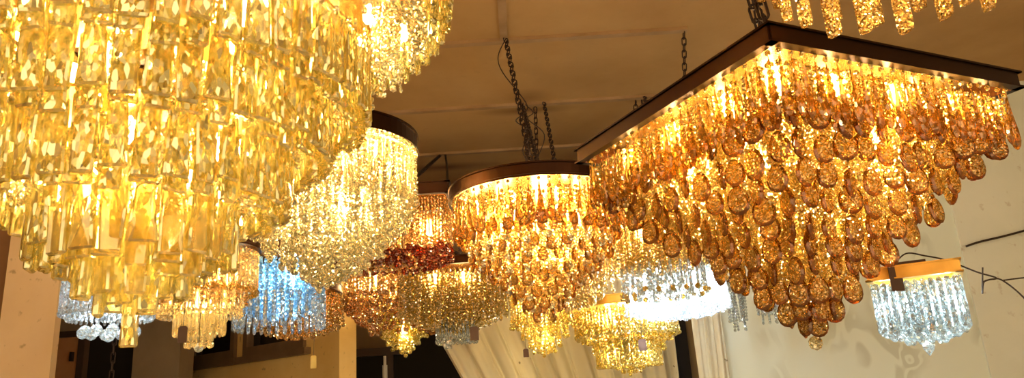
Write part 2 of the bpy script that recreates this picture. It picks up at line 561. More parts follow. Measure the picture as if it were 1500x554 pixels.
# ================================================================== THE ROOM
def struct(name, mb, mat, parent=None):
    o = ob(name, mb.mesh(name), mat, parent)
    if parent is None: o['kind'] = 'structure'
    return o
E0 = EYE
stains = [(.13, 4.95, .38, .10, (.14, .055, .015), .85), (.16, 4.72, .20, .16, (.20, .09, .03), .6), (-.58, 6.15, .55, .13, (.13, .05, .015), .9),
          (.95, 4.86, .14, .10, (.12, .05, .015), .7), (.16, 6.3, .45, .12, (.20, .09, .03), .6)]
m_ceil = plaster('ochre ceiling board', (.38, .205, .065), (.47, .27, .095), 1.3, (.30, .17, .07), .25, stain=stains)
m_batten = plaster('brown ceiling batten', (.30, .17, .07), (.40, .24, .11), 5)
m_back = plaster('dark tan back wall', (.34, .22, .10), (.44, .30, .15), 1.2)  # dark tan is the wall's own colour
m_yellow = plaster('yellow ochre plaster', (.76, .50, .16), (.86, .61, .23), 1.6, (.30, .18, .07), .6)
m_pillar = plaster('cream pillar paint', (.80, .56, .30), (.90, .68, .40), 1.2, (.35, .20, .08), .7)
m_brown = plaster('dark brown boarding', (.20, .09, .03), (.27, .13, .05), 3)
m_grey = plaster('grey brown plaster', (.26, .19, .11), (.34, .25, .15), 2.4)
m_plain = plaster('pale grey green plaster', (.76, .79, .67), (.86, .88, .77), 1.1, (.45, .36, .24), .5)
m_floor = plaster('grey terrazzo floor', (.30, .26, .20), (.42, .37, .30), 3, (.6, .55, .5), .6, rough=.35)
m_frame = metal('dark window wood', (.16, .095, .045), .5, 0, noise=.3)
m_glass = metal('night window glass', (.012, .008, .006), .08, 0)
m_dark = metal('painted dark opening', (.012, .007, .004), .8, 0)  # near-black colour stands for the darkness inside openings
m_board = plaster('orange brown plywood', (.40, .17, .05), (.52, .24, .08), 4)

# damask wallpaper: scrolling motifs in a slightly darker tone
def damask():
    m, t = nt('damask wallpaper')
    out = N(t, 'ShaderNodeOutputMaterial')
    p = N(t, 'ShaderNodeBsdfPrincipled', i_Roughness=.55)
    g = N(t, 'ShaderNodeNewGeometry')
    mp = N(t, 'ShaderNodeMapping'); mp.inputs['Scale'].default_value = (1, 1, .62)
    t.links.new(g.outputs['Position'], mp.inputs['Vector'])
    n1 = N(t, 'ShaderNodeTexNoise', i_Scale=2.6, i_Detail=1.0, i_Distortion=2.2)
    t.links.new(mp.outputs[0], n1.inputs['Vector'])
    w = N(t, 'ShaderNodeMath', operation='PINGPONG'); w.inputs[1].default_value = .11
    t.links.new(n1.outputs['Fac'], w.inputs[0])
    cr = N(t, 'ShaderNodeValToRGB')
    cr.color_ramp.elements[0].position = .055; cr.color_ramp.elements[0].color = (1, 1, 1, 1)
    cr.color_ramp.elements[1].position = .085; cr.color_ramp.elements[1].color = (0, 0, 0, 1)
    t.links.new(w.outputs[0], cr.inputs['Fac'])
    n2 = N(t, 'ShaderNodeTexNoise', i_Scale=1.7, i_Detail=2.0)
    t.links.new(g.outputs['Position'], n2.inputs['Vector'])
    cr2 = N(t, 'ShaderNodeValToRGB')
    cr2.color_ramp.elements[0].position = .52; cr2.color_ramp.elements[0].color = (0, 0, 0, 1)
    cr2.color_ramp.elements[1].position = .60; cr2.color_ramp.elements[1].color = (.55, .55, .55, 1)
    t.links.new(n2.outputs['Fac'], cr2.inputs['Fac'])
    mu = N(t, 'ShaderNodeMath', operation='MULTIPLY')
    t.links.new(cr.outputs['Color'], mu.inputs[0]); t.links.new(cr2.outputs['Color'], mu.inputs[1])
    mx = N(t, 'ShaderNodeMix', data_type='RGBA')
    t.links.new(mu.outputs[0], mx.inputs['Factor'])
    mx.inputs['A'].default_value = (.80, .86, .74, 1); mx.inputs['B'].default_value = (.50, .52, .40, 1)
    t.links.new(mx.outputs['Result'], p.inputs['Base Color'])
    t.links.new(p.outputs[0], out.inputs['Surface'])
    return m
m_damask = damask()

struct('floor', MB().box(-5, 5, -2, 7.3, -.1, 0), m_floor)
struct('ceiling', MB().box(-5, 5, -2, 7.3, CEIL, CEIL + .1), m_ceil)
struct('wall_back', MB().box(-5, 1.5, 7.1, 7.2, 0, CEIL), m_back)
struct('wall_left', MB().box(-5.1, -5, -2, 7.3, 0, CEIL), m_back)
struct('wall_left_return', MB().box(-5, -2.80, 4.0, 4.05, 0, CEIL), m_brown)
struct('pillar_left', MB().box(-2.80, -2.50, 3.98, 4.03, 0, CEIL), m_pillar)
struct('wall_right', MB().box(1.22, 3.02, 5.0, 5.1, 0, CEIL), m_damask)
struct('wall_right_plain', MB().box(3.02, 5.0, 4.985, 5.1, 0, CEIL), m_plain)
struct('wall_right_side', MB().box(5.0, 5.1, -2, 5.1, 0, CEIL), m_plain)
struct('wall_right_return', MB().box(1.22, 1.32, 5.1, 7.2, 0, CEIL), m_grey)
# ceiling battens, one per joint of the boards
for i, (x0, x1, y) in enumerate([(-2.6, 1.06, 3.85), (-3.2, 1.06, 4.82), (-3.2, 1.3, 5.77), (-3.4, 1.3, 6.72)]):
    struct('trim_%d' % (i + 1), MB().box(x0, x1, y - .022, y + .022, CEIL - .02, CEIL), m_batten)
struct('trim_5', MB().box(-.015, .03, 2.4, 3.828, CEIL - .018, CEIL), m_batten)
# slanted partition with the two windows
A_ = Vector((-2.96, 6.63, 0)); B_ = Vector((-1.283, 5.288, 0)); d_ = (B_ - A_); Lw = d_.length
mw_ = Matrix.Translation(A_) @ Matrix.Rotation(math.atan2(d_.y, d_.x), 4, 'Z')
def along(px_ratio):      # distance along the partition where a sight line X/Y meets it
    u = d_ / Lw
    return (px_ratio * A_.y - A_.x) / (u.x - px_ratio * u.y)
w0, w1_, w2_, w3_ = .05, .82, .95, 1.76
zs, zt = 1.97, 2.85
mb = MB()
mb.box(-.4, Lw, 0, .15, 0, zs, mw_); mb.box(-.4, Lw, 0, .15, zt, CEIL, mw_)
mb.box(-.4, w0, 0, .15, zs, zt, mw_); mb.box(w1_, w2_, 0, .15, zs, zt, mw_); mb.box(w3_, Lw, 0, .15, zs, zt, mw_)
struct('wall_partition', mb, m_yellow)
for n_, (a, b) in enumerate(((w0, w1_), (w2_, w3_))):
    f = MB()
    f.box(a, b, -.03, .10, zs, zs + .07, mw_); f.box(a, b, -.03, .10, zt - .07, zt, mw_)
    f.box(a, a + .06, -.03, .10, zs + .07, zt - .07, mw_); f.box(b - .06, b, -.03, .10, zs + .07, zt - .07, mw_)
    f.box(a - .06, b + .06, -.06, -.002, zs - .05, zs, mw_)
    wo = struct('window_%d' % (n_ + 1), f, m_frame)
    ob('pane', MB().box(a + .06, b - .06, .03, .04, zs + .07, zt - .07, mw_).mesh('pane'), m_glass, wo)
# grey pillar, dark doorways and the leaning door leaf on the left
struct('pillar_grey', MB().box(-2.98, -2.62, 5.75, 6.0, 0, CEIL), m_grey)
struct('wall_left_inner', MB().box(-5, -3.45, 5.9, 6.0, 0, CEIL), m_grey)
f = MB().box(-3.20, -2.90, 4.96, 5.02, 2.09, 2.13).box(-2.945, -2.90, 4.96, 5.02, 0, 2.09)
d1 = struct('door_1', f, m_dark)
d1.data.materials[0] = metal('dark door frame', (.045, .022, .012), .5, 0)
ob('door_leaf', MB().box(-3.20, -2.945, 4.98, 5.01, 0, 2.09).mesh('leaf'), m_board, d1)
ob('handle', MB().box(-2.99, -2.975, 4.95, 4.98, 1.93, 1.99).mesh('handle'), MAT['iron'], d1)
struct('doorway_dark_2', MB().box(-3.43, -2.99, 5.93, 5.96, 0, CEIL - .02), m_dark)  # near-black panel, the doorway's darkness put into its colour
f = MB().box(-1.67, -1.12, 6.95, 7.05, 1.98, 2.05).box(-1.67, -1.61, 6.95, 7.05, 0, 1.98).box(-1.25, -1.19, 6.95, 7.05, 0, 1.98)
struct('door_3', f, metal('door frame wood', (.09, .05, .03), .5, 0))
struct('doorway_dark_4', MB().box(-1.19, -.45, 7.0, 7.08, 0, 2.25), m_dark)  # near-black panel for the darkness of the open door
struct('doorway_dark_5', MB().box(-1.61, -1.25, 7.02, 7.08, 0, 1.98), m_dark)  # near-black panel within the frame, darkness given as colour
struct('trim_6', MB().lathe([(0, .02), (1.83, .02), (1.83, .012), (1.9, .012)], 12, m=Matrix.Translation((-1.075, 5.9, 0))), metal('white painted pipe', (.6, .58, .52), .4, 0))

# -------------------------------------------------- curtains
def curtain(name, label, x0, x1, y, z0, z1, folds, amp, lean=0.0, seed=1, nx=260, nz=50, col=(.80, .74, .56)):
    rnd = random.Random(seed)
    ph = [rnd.uniform(0, 6.28) for _ in range(6)]
    v = []; f = []
    for side in (0, 1):
        for k in range(nz + 1):
            w = k / nz; z = z1 + (z0 - z1) * w
            for i in range(nx + 1):
                u = i / nx
                xl = x0 + lean * w
                x = xl + (x1 - xl) * u
                uu = u * folds + .25 * math.sin(2.3 * w + ph[3])
                yy = amp * (math.sin(6.283 * uu + ph[0]) + .45 * math.sin(6.283 * uu * 1.9 + ph[1] + w) + .25 * math.sin(6.283 * uu * 3.3 + ph[2] - 1.5 * w)) * (.55 + .5 * w)
                v.append((x + .3 * amp * math.sin(6.283 * uu * 1.3), y + yy + side * .004, z))
    n1 = (nx + 1) * (nz + 1)
    for k in range(nz):
        for i in range(nx):
            a = k * (nx + 1) + i
            f.append((a, a + 1, a + nx + 2, a + nx + 1))
            f.append((n1 + a, n1 + a + nx + 1, n1 + a + nx + 2, n1 + a + 1))
    for k in range(nz):
        for i in (0, nx):
            a = k * (nx + 1) + i; b = a + nx + 1
            f.append((a, b, n1 + b, n1 + a))
    me = MB().add(v, f).mesh('curtain')
    for p in me.polygons: p.use_smooth = True
    m, t = nt('off white curtain cloth')
    out = N(t, 'ShaderNodeOutputMaterial')
    g = N(t, 'ShaderNodeNewGeometry')
    vo = N(t, 'ShaderNodeTexVoronoi', i_Scale=7.0); vo.feature = 'F1'
    nn = N(t, 'ShaderNodeTexNoise', i_Scale=22.0, i_Detail=2.0)
    t.links.new(g.outputs['Position'], vo.inputs['Vector']); t.links.new(g.outputs['Position'], nn.inputs['Vector'])
    mu = N(t, 'ShaderNodeMath', operation='ADD'); t.links.new(vo.outputs['Distance'], mu.inputs[0]); t.links.new(nn.outputs['Fac'], mu.inputs[1])
    cr = N(t, 'ShaderNodeValToRGB')
    cr.color_ramp.elements[0].position = .50; cr.color_ramp.elements[0].color = (.34, .29, .18, 1)
    cr.color_ramp.elements[1].position = .54; cr.color_ramp.elements[1].color = c4(col)
    t.links.new(mu.outputs[0], cr.inputs['Fac'])
    df = N(t, 'ShaderNodeBsdfDiffuse'); tl = N(t, 'ShaderNodeBsdfTranslucent')
    t.links.new(cr.outputs['Color'], df.inputs['Color']); t.links.new(cr.outputs['Color'], tl.inputs['Color'])
    mx = N(t, 'ShaderNodeMixShader', i_0=.12)
    t.links.new(df.outputs[0], mx.inputs[1]); t.links.new(tl.outputs[0], mx.inputs[2]); t.links.new(mx.outputs[0], out.inputs['Surface'])
    o = ob(name, me, m)
    return tag(o, label, 'curtain')
curtain('curtain', 'wide off-white curtain hanging in loose folds under the round chandeliers', -.86, 1.10, 5.45, .25, 2.45, 9, .035, lean=1.15, seed=4)
curtain('curtain', 'narrow gathered curtain column beside the pale right-hand wall', 1.13, 1.33, 4.93, .2, 2.3, 3, .022, seed=9, nx=60)
for o_, (a, b, y, z) in (('curtain_rod', (-1.0, 1.2, 5.45, 2.47)), ('curtain_rod', (1.1, 1.4, 4.93, 2.32))):
    r_ = ob(o_, MB().tube([(a, y, z), (b, y, z)], .012, 10).mesh('rod'), MAT['iron'])
    tag(r_, 'thin dark rod carrying the wide off-white curtain' if a < 0 else 'short dark rod carrying the narrow curtain by the right wall', 'curtain rod')
struct('gap_dark_panel', MB().box(.95, 1.22, 5.56, 5.6, 0, 2.6), m_dark)  # added near-black panel, painted darkness of the gap between the curtains

# -------------------------------------------------- light that the rest of the shop gives
W = bpy.data.worlds.new('world'); S.world = W; W.use_nodes = True
W.node_tree.nodes['Background'].inputs[0].default_value = (1.0, .72, .40, 1)
W.node_tree.nodes['Background'].inputs[1].default_value = 1.25

# ================================================================== CHANDELIERS
def place(name, X, Y, h, label, group=None, rz=0):
    return empty(name, (X, Y, EYE + h), label, 'chandelier', group, rz)

octo = lambda mat, r=.009: shape(('octagon', r), f_ball(r, 8), mat)

# ---- A: huge tiered one, left foreground -------------------------------------------------
h0 = 1.09
A = place('tiered_chandelier', -.789, 1.5, h0, 'huge five-tier round chandelier of pale gold slab crystals, nearest on the left')
def zA(h): return h - h0
plate_round(A, 0, .68, zA(1.075)); rim_round(A, .69, zA(1.07), zA(1.13))
for (r0, r1, z) in ((0, .195, .478), (.15, .30, .585), (.24, .39, .695), (.33, .475, .795)):
    plate_round(A, r0, r1, zA(z))
for r_, z0, z1 in ((.12, .478, 1.07), (.33, .68, 1.07)):      # support rods between the plates
    m = MB()
    for k in range(6):
        a = k * math.pi / 3 + .2
        m.tube([(r_ * math.sin(a), -r_ * math.cos(a), zA(z0)), (r_ * math.sin(a), -r_ * math.cos(a), zA(z1))], .006)
    ob('support_rods', m.mesh('rods'), MAT['gold'], A)
slabs = [shape(('slab', i), f_slab(L, a, b, .015), 'slab+slabedge') for i, (L, a, b) in enumerate(((.150, .034, .046), (.150, .046, .036), (.135, .030, .048), (.150, .042, .042)))]
slabs1 = [shape(('slab', i), f_slab(L, a, b, .016), 'slabclear+slabedge') for i, (L, a, b) in enumerate(((.150, .034, .050), (.155, .050, .036), (.135, .030, .054), (.160, .044, .044)))]
sub = ('octagon_bead', octo('clearwarm', .008), .017)
it = []
it += circ(slabs1, .192, zA(.465), 24, jit=.18, zj=.006)
it += circ(slabs1, .158, zA(.450), 19, a0=.5, jit=.3, zj=.02)
it += circ(slabs1, .105, zA(.405), 12, jit=.4, zj=.012)
it += circ(slabs1, .055, zA(.375), 6, jit=.5, zj=.01)
it += [(shape(('slab', 9), f_slab(.185, .024, .032, .022), 'slabclear+slabedge'), (0, 0, zA(.335)), .3, 0, 1.0)]
it += circ(slabs, .302, zA(.570), 38, jit=.16, zj=.004)
it += circ(slabs, .270, zA(.560), 32, a0=.5, jit=.3, zj=.01)
it += circ(slabs, .390, zA(.686), 49, jit=.16, zj=.004)
it += circ(slabs, .355, zA(.672), 42, a0=.5, jit=.3, zj=.01)
it += circ(slabs, .475, zA(.786), 60, jit=.16, zj=.004)
it += circ(slabs, .440, zA(.772), 54, a0=.5, jit=.3, zj=.01)
hang(A, 'slab_crystal', it, sub=sub)
pr = [shape(('prism', i), f_prism(L, .027), 'slab') for i, L in enumerate((.165, .15))]
it = circ(pr, .67, zA(1.06), 132, jit=.1) + circ(pr, .635, zA(1.05), 120, a0=.5, jit=.2)
hang(A, 'prism_crystal', it, sub=('octagon_bead', octo('clearwarm', .007), .012))
st = shape('string_big', f_string(.24, .021, .0105, 8, flat=.5), 'clearwarm')
st2 = shape('string_mid', f_string(.12, .017, .0085, 6, flat=.5), 'clearwarm')
it = []
for rr, n in ((.60, 90), (.565, 80), (.525, 70)): it += circ(st, rr, zA(1.06), n, jit=1.5)
for rr, n, z in ((.41, 56, .775), (.385, 50, .76), (.32, 46, .675), (.295, 40, .66), (.24, 34, .565), (.22, 30, .55), (.12, 18, .46), (.09, 12, .46)):
    it += circ(st2, rr, zA(z), n, jit=1.5, zj=.01)
hang(A, 'bead_string', it)
bp = []
for rr, n, z in ((.38, 9, .745), (.29, 8, .645), (.19, 6, .54), (.075, 4, .44), (.50, 10, 1.0), (.60, 10, .97)):
    bp += [(rr * math.sin(6.283 * (k + .3) / n), -rr * math.cos(6.283 * (k + .3) / n), zA(z)) for k in range(n)]
bulbs(A, bp, 'bulbwarm', .013, power=225, lightpts=bp[::2], lr=.02, col=(1, .79, .44))
chain(A, (-.789, 1.5, EYE + 1.13), (-.789, 1.5, CEIL), link=.06)

# ---- cone maker ----------------------------------------------------------------------------
def cone_strings(root, prof, h0, mat, pitch, r, spacing, foot, maxlen, name='bead_string', n=6, rings=None, top=-.02, shp='round', ay_ratio=1.0, keep=100, flat=.6, zj=.0):
    """rings of bead strings whose feet follow the profile (radius, height)"""
    it = []
    R0 = prof[0][0]
    rings = rings or max(3, int(R0 / spacing / 1.15))
    for k in range(rings + 1):
        rr = R0 * (1 - k / rings)
        hb = lerp(prof, rr) - h0
        L = min(maxlen, -hb + top)
        L = max(.03, round(L / .02) * .02)
        me = shape(('string', round(L, 3), pitch, r, foot, n, flat), f_string(L, pitch, r, n, foot, flat), mat)
        cnt = max(1, int(2 * math.pi * rr / spacing)) if shp == 'round' else max(1, int(2 * rr / spacing))
        if shp == 'round': it += circ(me, max(rr, .0005), hb + L, cnt, a0=.5 * (k % 2), jit=1.5, zj=zj)
        else: it += squ(me, rr, rr * ay_ratio, hb + L, cnt, max(1, int(cnt * ay_ratio)), jit=1.5, zj=zj)
    hang(root, name, it, keep=keep)

def ring_bulbs(Rr, z, n): return [(Rr * math.sin(6.283 * (k + .4) / n), -Rr * math.cos(6.283 * (k + .4) / n), z) for k in range(n)]

# ---- B: white-gold round one behind A ---------------------------------------------------------
h0 = .922
B = place('round_chandelier', -.681, 2.6, h0, 'bright pale gold round chandelier, rods under a dark rim, half behind the huge tiered one', rz=0)
rim_round(B, .335, 0, .062); plate_round(B, 0, .33, .03)
rod = shape('rod_b', f_rod(.20, .0052, 6), 'rodwarm')
hang(B, 'crystal_rod', circ(rod, .325, -.018, 100, jit=.1), keep=100)
hang(B, 'octagon_bead', circ(octo('clearwarm', .010), .327, .002, 96), keep=96)
profB = [(.325, .70), (.30, .655), (.24, .585), (.18, .52), (.12, .47), (.06, .43), (0, .40)]
cone_strings(B, profB, h0, 'clearwarm', .019, .0098, .030, .012, .22, n=6, top=-.03)
# inner veil behind the rods
st = shape('string_veil', f_string(.20, .019, .0095, 6, flat=.5), 'clearwarm')
hang(B, 'bead_veil', circ(st, .25, -.02, 54, jit=1.5), keep=60)
bulbs(B, ring_bulbs(.27, -.05, 10) + ring_bulbs(.13, -.07, 5), 'bulbwarm', .014, power=60, lightpts=ring_bulbs(.25, -.10, 7) + ring_bulbs(.14, -.22, 4), col=(1, .80, .50))
chain(B, (-.681, 2.6, EYE + h0 + .06), (-.681, 2.6, CEIL))

# ---- C: round one in the middle -------------------------------------------------------------
h0 = .804
Cc = place('round_chandelier', .102, 3.0, h0, 'round amber gold chandelier with teardrops under a dark rim, left of the large square one')
rim_round(Cc, .366, 0, .055); plate_round(Cc, 0, .36, .03)
dr = shape('drop_c', f_drop(.150, .034, .016), 'amberlong')
hang(Cc, 'teardrop_crystal', circ(dr, .352, -.015, 56, jit=.25) + circ(dr, .31, -.05, 44, jit=.4), keep=100, sub=('octagon_bead', octo('goldbead', .008), .016))
profC = [(.33, .68), (.29, .60), (.24, .55), (.19, .50), (.14, .45), (.08, .385), (0, .325)]
cone_strings(Cc, profC, h0, 'goldbead', .020, .0105, .036, .0, .24, n=6, top=-.03)
it = []
ov = shape('oval_c', f_oval(.058, .044, .016), 'amber+amberedge'); bl = shape('ball_c', f_ball(.016, 8), 'clearwarm')
for k in range(8):
    rr = .32 * (1 - k / 8) + .004; hb = lerp(profC, rr) - h0
    it += circ(ov, rr, hb + .02, max(1, int(6.283 * rr / .062)), a0=.5 * (k % 2), jit=.6, zj=.012)
hang(Cc, 'oval_crystal', it)
it = []
for k in range(6):
    rr = .27 * (1 - k / 6) + .02; hb = lerp(profC, rr) - h0
    it += circ(bl, rr, hb + .005, max(1, int(6.283 * rr / .08)), a0=.3, jit=.6, zj=.02)
hang(Cc, 'crystal_ball', it)
bulbs(Cc, ring_bulbs(.27, -.05, 9) + ring_bulbs(.13, -.09, 5), 'bulbwarm', .013, power=36, lightpts=ring_bulbs(.25, -.1, 5) + ring_bulbs(.1, -.25, 3), col=(1, .68, .28))
zt = EYE + h0 + .055
chain(Cc, (.10, 2.98, zt), (.017, 3.80, CEIL - .02), link=.062, w=.013)
chain(Cc, (.14, 3.05, zt), (.11, 4.79, CEIL - .02), link=.055, w=.012)
chain(Cc, (.07, 3.10, zt), (.115, 4.2, CEIL - .42), link=.055, w=.012)
cable(Cc, [(.02, 3.80, CEIL - .02), (-.03, 3.75, 3.35), (-.01, 3.65, 3.2), (.10, 3.60, 3.0), (.09, 3.5, 2.9), (.04, 3.4, 2.82), (.11, 3.3, 2.72), (.06, 3.2, 2.6), (.10, 3.1, 2.45), (.12, 3.03, zt)])
cable(Cc, [(.13, 4.8, CEIL - .02), (.17, 4.5, 3.3), (.12, 4.1, 3.1), (.19, 3.7, 2.85), (.13, 3.4, 2.6), (.17, 3.2, 2.45), (.16, 3.05, zt)])

# ---- D: large square one on the right ------------------------------------------------------------
h0 = .70
Dv = Vector((.586 - .202, 1.438 - 2.187)); angD = math.atan2(1.789 - 1.438, 1.333 - .586)
D = place('square_chandelier', .772, 1.995, h0, 'large square chandelier of smoked amber almond crystals under a dark bronze frame, right foreground', rz=angD)
aD = .418
rim_square(D, aD, aD, 0, .045)
dr = shape('drop_d', f_drop(.145, .030, .016), 'amberlong')
it = squ(dr, aD - .015, aD - .015, -.012, 23, jit=.25, zj=.003) + squ(dr, aD - .05, aD - .05, -.015, 18, jit=.4, zj=.01)
hang(D, 'teardrop_crystal', it, sub=('octagon_bead', octo('goldbead', .007), .014))
profD = [(.39, .545), (.345, .485), (.30, .43), (.25, .375), (.20, .325), (.15, .275), (.10, .205), (.05, .145), (0, .10)]
ovs = [shape(('oval_d', i), f_oval(h, w, t), 'amber+amberedge') for i, (h, w, t) in enumerate(((.074, .055, .018), (.068, .051, .017), (.078, .056, .018)))]
it = []
lev = [.375, .335, .295, .255, .212, .172, .132, .092, .055, .022]
for k, rr in enumerate(lev):
    hb = lerp(profD, rr) - h0
    n = max(1, round(2 * rr / .070))
    it += squ(ovs, rr, rr, hb + .082, n, jit=.65, zj=.015 if rr > .1 else .005)
hang(D, 'almond_crystal', it, sub=('octagon_bead', octo('goldbead', .007), .006))
ob('finial_ball', shape('finial', f_ball(.019, 10), 'clearwarm'), None, D, (0, 0, .118 - h0))
ob('finial_wire', MB().tube([(0, 0, .116 - h0), (0.001, 0, .20 - h0)], .0012, 5).mesh('wire'), MAT['gold'], D)
cone_strings(D, [(a, b + .055) for a, b in profD], h0, 'goldbead', .0175, .0095, .027, 0, .26, n=6, rings=13, top=-.01, shp='square', keep=100)
bp = [(x, y, -.05) for x in (-.3, -.1, .1, .3) for y in (-.3, -.1, .1, .3)] + [(x, y, -.055) for x, y in ((-.36, -.36), (-.2, -.37), (0, -.37), (.2, -.37), (.36, -.36), (.36, -.18), (-.37, -.2), (-.37, 0), (-.37, .2))]
bulbs(D, bp, 'bulbwarm', .012, power=82, lightpts=[(x, y, -.13) for x in (-.2, .2) for y in (-.2, .2)] + [(0, 0, -.25), (0, -.3, -.12), (-.3, 0, -.12), (.1, -.1, -.25)], col=(1, .72, .36))
def locD(x, y, z=0.0): return D.matrix_basis @ Vector((x, y, z)) if False else Matrix.LocRotScale(D.location, D.rotation_euler, None) @ Vector((x, y, z))
for (x, y, tx, ty) in ((-aD * .93, -aD * .93, .50, 1.60), (-aD * .5, -aD * .5, .50, 1.66), (0, 0, .80, 2.1)):
    chain(D, locD(x, y, .045), (tx, ty, CEIL - .02 if ty > 3.8 else CEIL), link=.05, w=.011)
ob('ceiling_hook', MB().tube([(0, 0, 0), (0, 0, -.05), (.02, 0, -.07), (.04, 0, -.05)], .006).mesh('hook'), MAT['iron'], D, Matrix.LocRotScale(D.location, D.rotation_euler, None).inverted() @ Vector((.95, 4.84, CEIL - .02)))

# ---- E: prism chandelier at the top right edge ---------------------------------------------------
h0 = .845
Ex = place('round_chandelier', .68, 1.02, h0, 'round chandelier of long ribbed gold prisms hanging above the large square amber one')
rim_round(Ex, .28, 0, .05); plate_round(Ex, 0, .274, .02)
pr = [shape(('prism_e', i), f_prism(L, .029), 'slabtex') for i, L in enumerate((.225, .19, .215, .175))]
it = []
for k in range(44):
    a = 6.283 * k / 44
    rr = .262 if k % 2 else .235
    it.append((pr[k % 4], (rr * math.sin(a), -rr * math.cos(a), -.008), a + (.35 if k % 2 else -.35), 0, 1.0))
hang(Ex, 'ribbed_prism', it)
st = shape('string_e', f_string(.14, .018, .009, 6, flat=.5), 'clearwarm')
hang(Ex, 'bead_string', circ(st, .19, -.005, 36, jit=1.5) + circ(st, .14, -.005, 24, jit=1.5))
bulbs(Ex, ring_bulbs(.18, -.04, 8), 'bulbwarm', .012, power=10, lightpts=ring_bulbs(.15, -.06, 3), col=(1, .7, .3))
chain(Ex, (.68, 1.02, EYE + h0 + .05), (.68, 1.02, CEIL))

# ---- K: ruby and amber rectangular one ---------------------------------------------------------
h0 = .92
K = place('rectangular_chandelier', -.575, 3.35, h0, 'reddish amber chandelier with a row of ruby balls, behind the bright pale gold one')
rim_square(K, .285, .15, 0, .055)
rod = shape('rod_k', f_rod(.17, .005, 6), 'pinkbead')
hang(K, 'crystal_rod', squ(rod, .275, .14, -.01, 38, 20, jit=.2), keep=100)
profK = [(.27, .665), (.20, .625), (.13, .61), (0, .60)]
cone_strings(K, profK, h0, 'pinkbead', .018, .0095, .032, 0, .20, shp='square', ay_ratio=.5, keep=80)
rb = shape('ball_k', f_ball(.021, 8), 'redbead')
it = []
for k, rr in enumerate((.27, .245, .215, .17)):
    hb = lerp(profK, rr) - h0
    it += squ(rb, rr, rr * .52, hb + .03, max(2, int(2 * rr / .048)), max(1, int(rr / .048)), jit=.5, zj=.01)
hang(K, 'ruby_ball', it)
bulbs(K, [(.19, -.10, -.14), (-.1, -.08, -.10), (.05, .05, -.1)], 'bulbwarm', .020, power=14, col=(1, .50, .22))
chain(K, (-.54, 3.35, EYE + h0 + .055), (-.575, 5.77, CEIL - .02), link=.055)
cable(K, [(-.31, 3.45, EYE + h0 + .055), (-.38, 4.2, 2.72), (-.47, 5.2, 3.2), (-.53, 5.77, CEIL - .02)], r=.008, name='conduit')

# ---- L: gold rectangular string chandelier ---------------------------------------------------------
h0 = .715
L_ = place('rectangular_chandelier', -.345, 4.0, h0, 'rectangular chandelier of fine gold bead strings with a clear tip, above the curtain')
rim_square(L_, .275, .16, 0, .045)
profL = [(.265, .455), (.21, .42), (.15, .395), (.08, .37), (0, .355)]
cone_strings(L_, profL, h0, 'goldbead', .0185, .0095, .028, .011, .28, shp='square', ay_ratio=.6, keep=100)
hang(L_, 'crystal_rod', squ(shape('rod_l', f_rod(.13, .007, 6, .012), 'silver'), .10, .07, .44 - h0, 9, 6, jit=.2), keep=60)
bulbs(L_, ring_bulbs(.13, -.07, 5), 'bulbwarm', .013, power=17, col=(1, .72, .32))
chain(L_, (-.31, 4.0, EYE + h0 + .045), (-.45, 6.72, CEIL - .02), link=.06)
chain(L_, (-.36, 4.0, EYE + h0 + .045), (-.53, 6.72, CEIL - .02), link=.06)

# ---- J: plum and yellow cone ------------------------------------------------------------------------
h0 = .88
k_ = 1.16
J = place('round_chandelier', -.735, 4.7, h0, 'rose gold chandelier with plum balls and a yellow beaded cone at its tip')
rim_round(J, .375, 0, .05); plate_round(J, 0, .37, .03)
cone_strings(J, [(.36, .65), (.23, .58), (0, .52)], h0, 'pinkbead', .022, .0115, .040, 0, .30, keep=100)
bl = shape('ball_j', f_ball(.018, 8), 'purplebead')
it = []
for k, (rr, hh) in enumerate(((.325, .56), (.31, .53), (.29, .505), (.265, .48), (.235, .455), (.205, .425), (.175, .39))):
    it += circ(bl, rr * k_, hh * k_ - h0 + .03, int(6.283 * rr / .039), a0=.5 * (k % 2), jit=.9, zj=.018)
hang(J, 'plum_ball', it)
cone_strings(J, [(.15, .47), (.115, .40), (.07, .345), (0, .295)], h0, 'yellowbead', .021, .014, .030, .014, .19, name='yellow_bead_string', rings=5, keep=60)
bulbs(J, ring_bulbs(.2, -.08, 5) + [(0, 0, -.36)], 'bulbwarm', .014, power=44, lightpts=ring_bulbs(.23, -.14, 4) + [(0, 0, -.38), (0, -.05, -.44)], col=(1, .74, .36))
chain(J, (-.735, 4.7, EYE + h0 + .05), (-.95, 4.82, CEIL - .02))

# ---- M: rods, left of centre ---------------------------------------------------------------------------
h0 = .655
Mh = place('round_chandelier', -1.25, 2.9, h0, 'round chandelier of clear gold-tinted rods with ball tips, in front of the two windows')
rim_round(Mh, .215, 0, .05); plate_round(Mh, 0, .21, .03)
hang(Mh, 'crystal_rod', circ(shape('rod_m', f_rod(.15, .0085, 6), 'rodwarm'), .205, -.01, 56, jit=.1) + circ(shape('rod_m2', f_rod(.17, .008, 6, .011), 'rodwarm'), .15, -.10, 40)
     + circ(shape('rod_m3', f_rod(.18, .009, 6), 'rodwarm'), .09, .50 - h0 - .005, 22) + circ(shape('rod_m4', f_rod(.15, .009, 6, .012), 'rodwarm'), .045, .42 - h0, 10), keep=100)
hang(Mh, 'octagon_bead', circ(octo('amber', .013), .205, -.16, 40) + circ(octo('goldbead', .011), .10, .51 - h0, 22), keep=62)
hang(Mh, 'bead_string', circ(shape('string_m', f_string(.22, .02, .010, 6), 'pinkbead'), .12, -.01, 26, jit=1) + circ(shape('string_m', f_string(.22, .02, .010, 6), 'pinkbead'), .17, -.01, 30, jit=1), keep=60)
ob('finial_ball', shape('finial_m', f_ball(.018, 10), 'white'), None, Mh, (0, 0, .29 - h0))
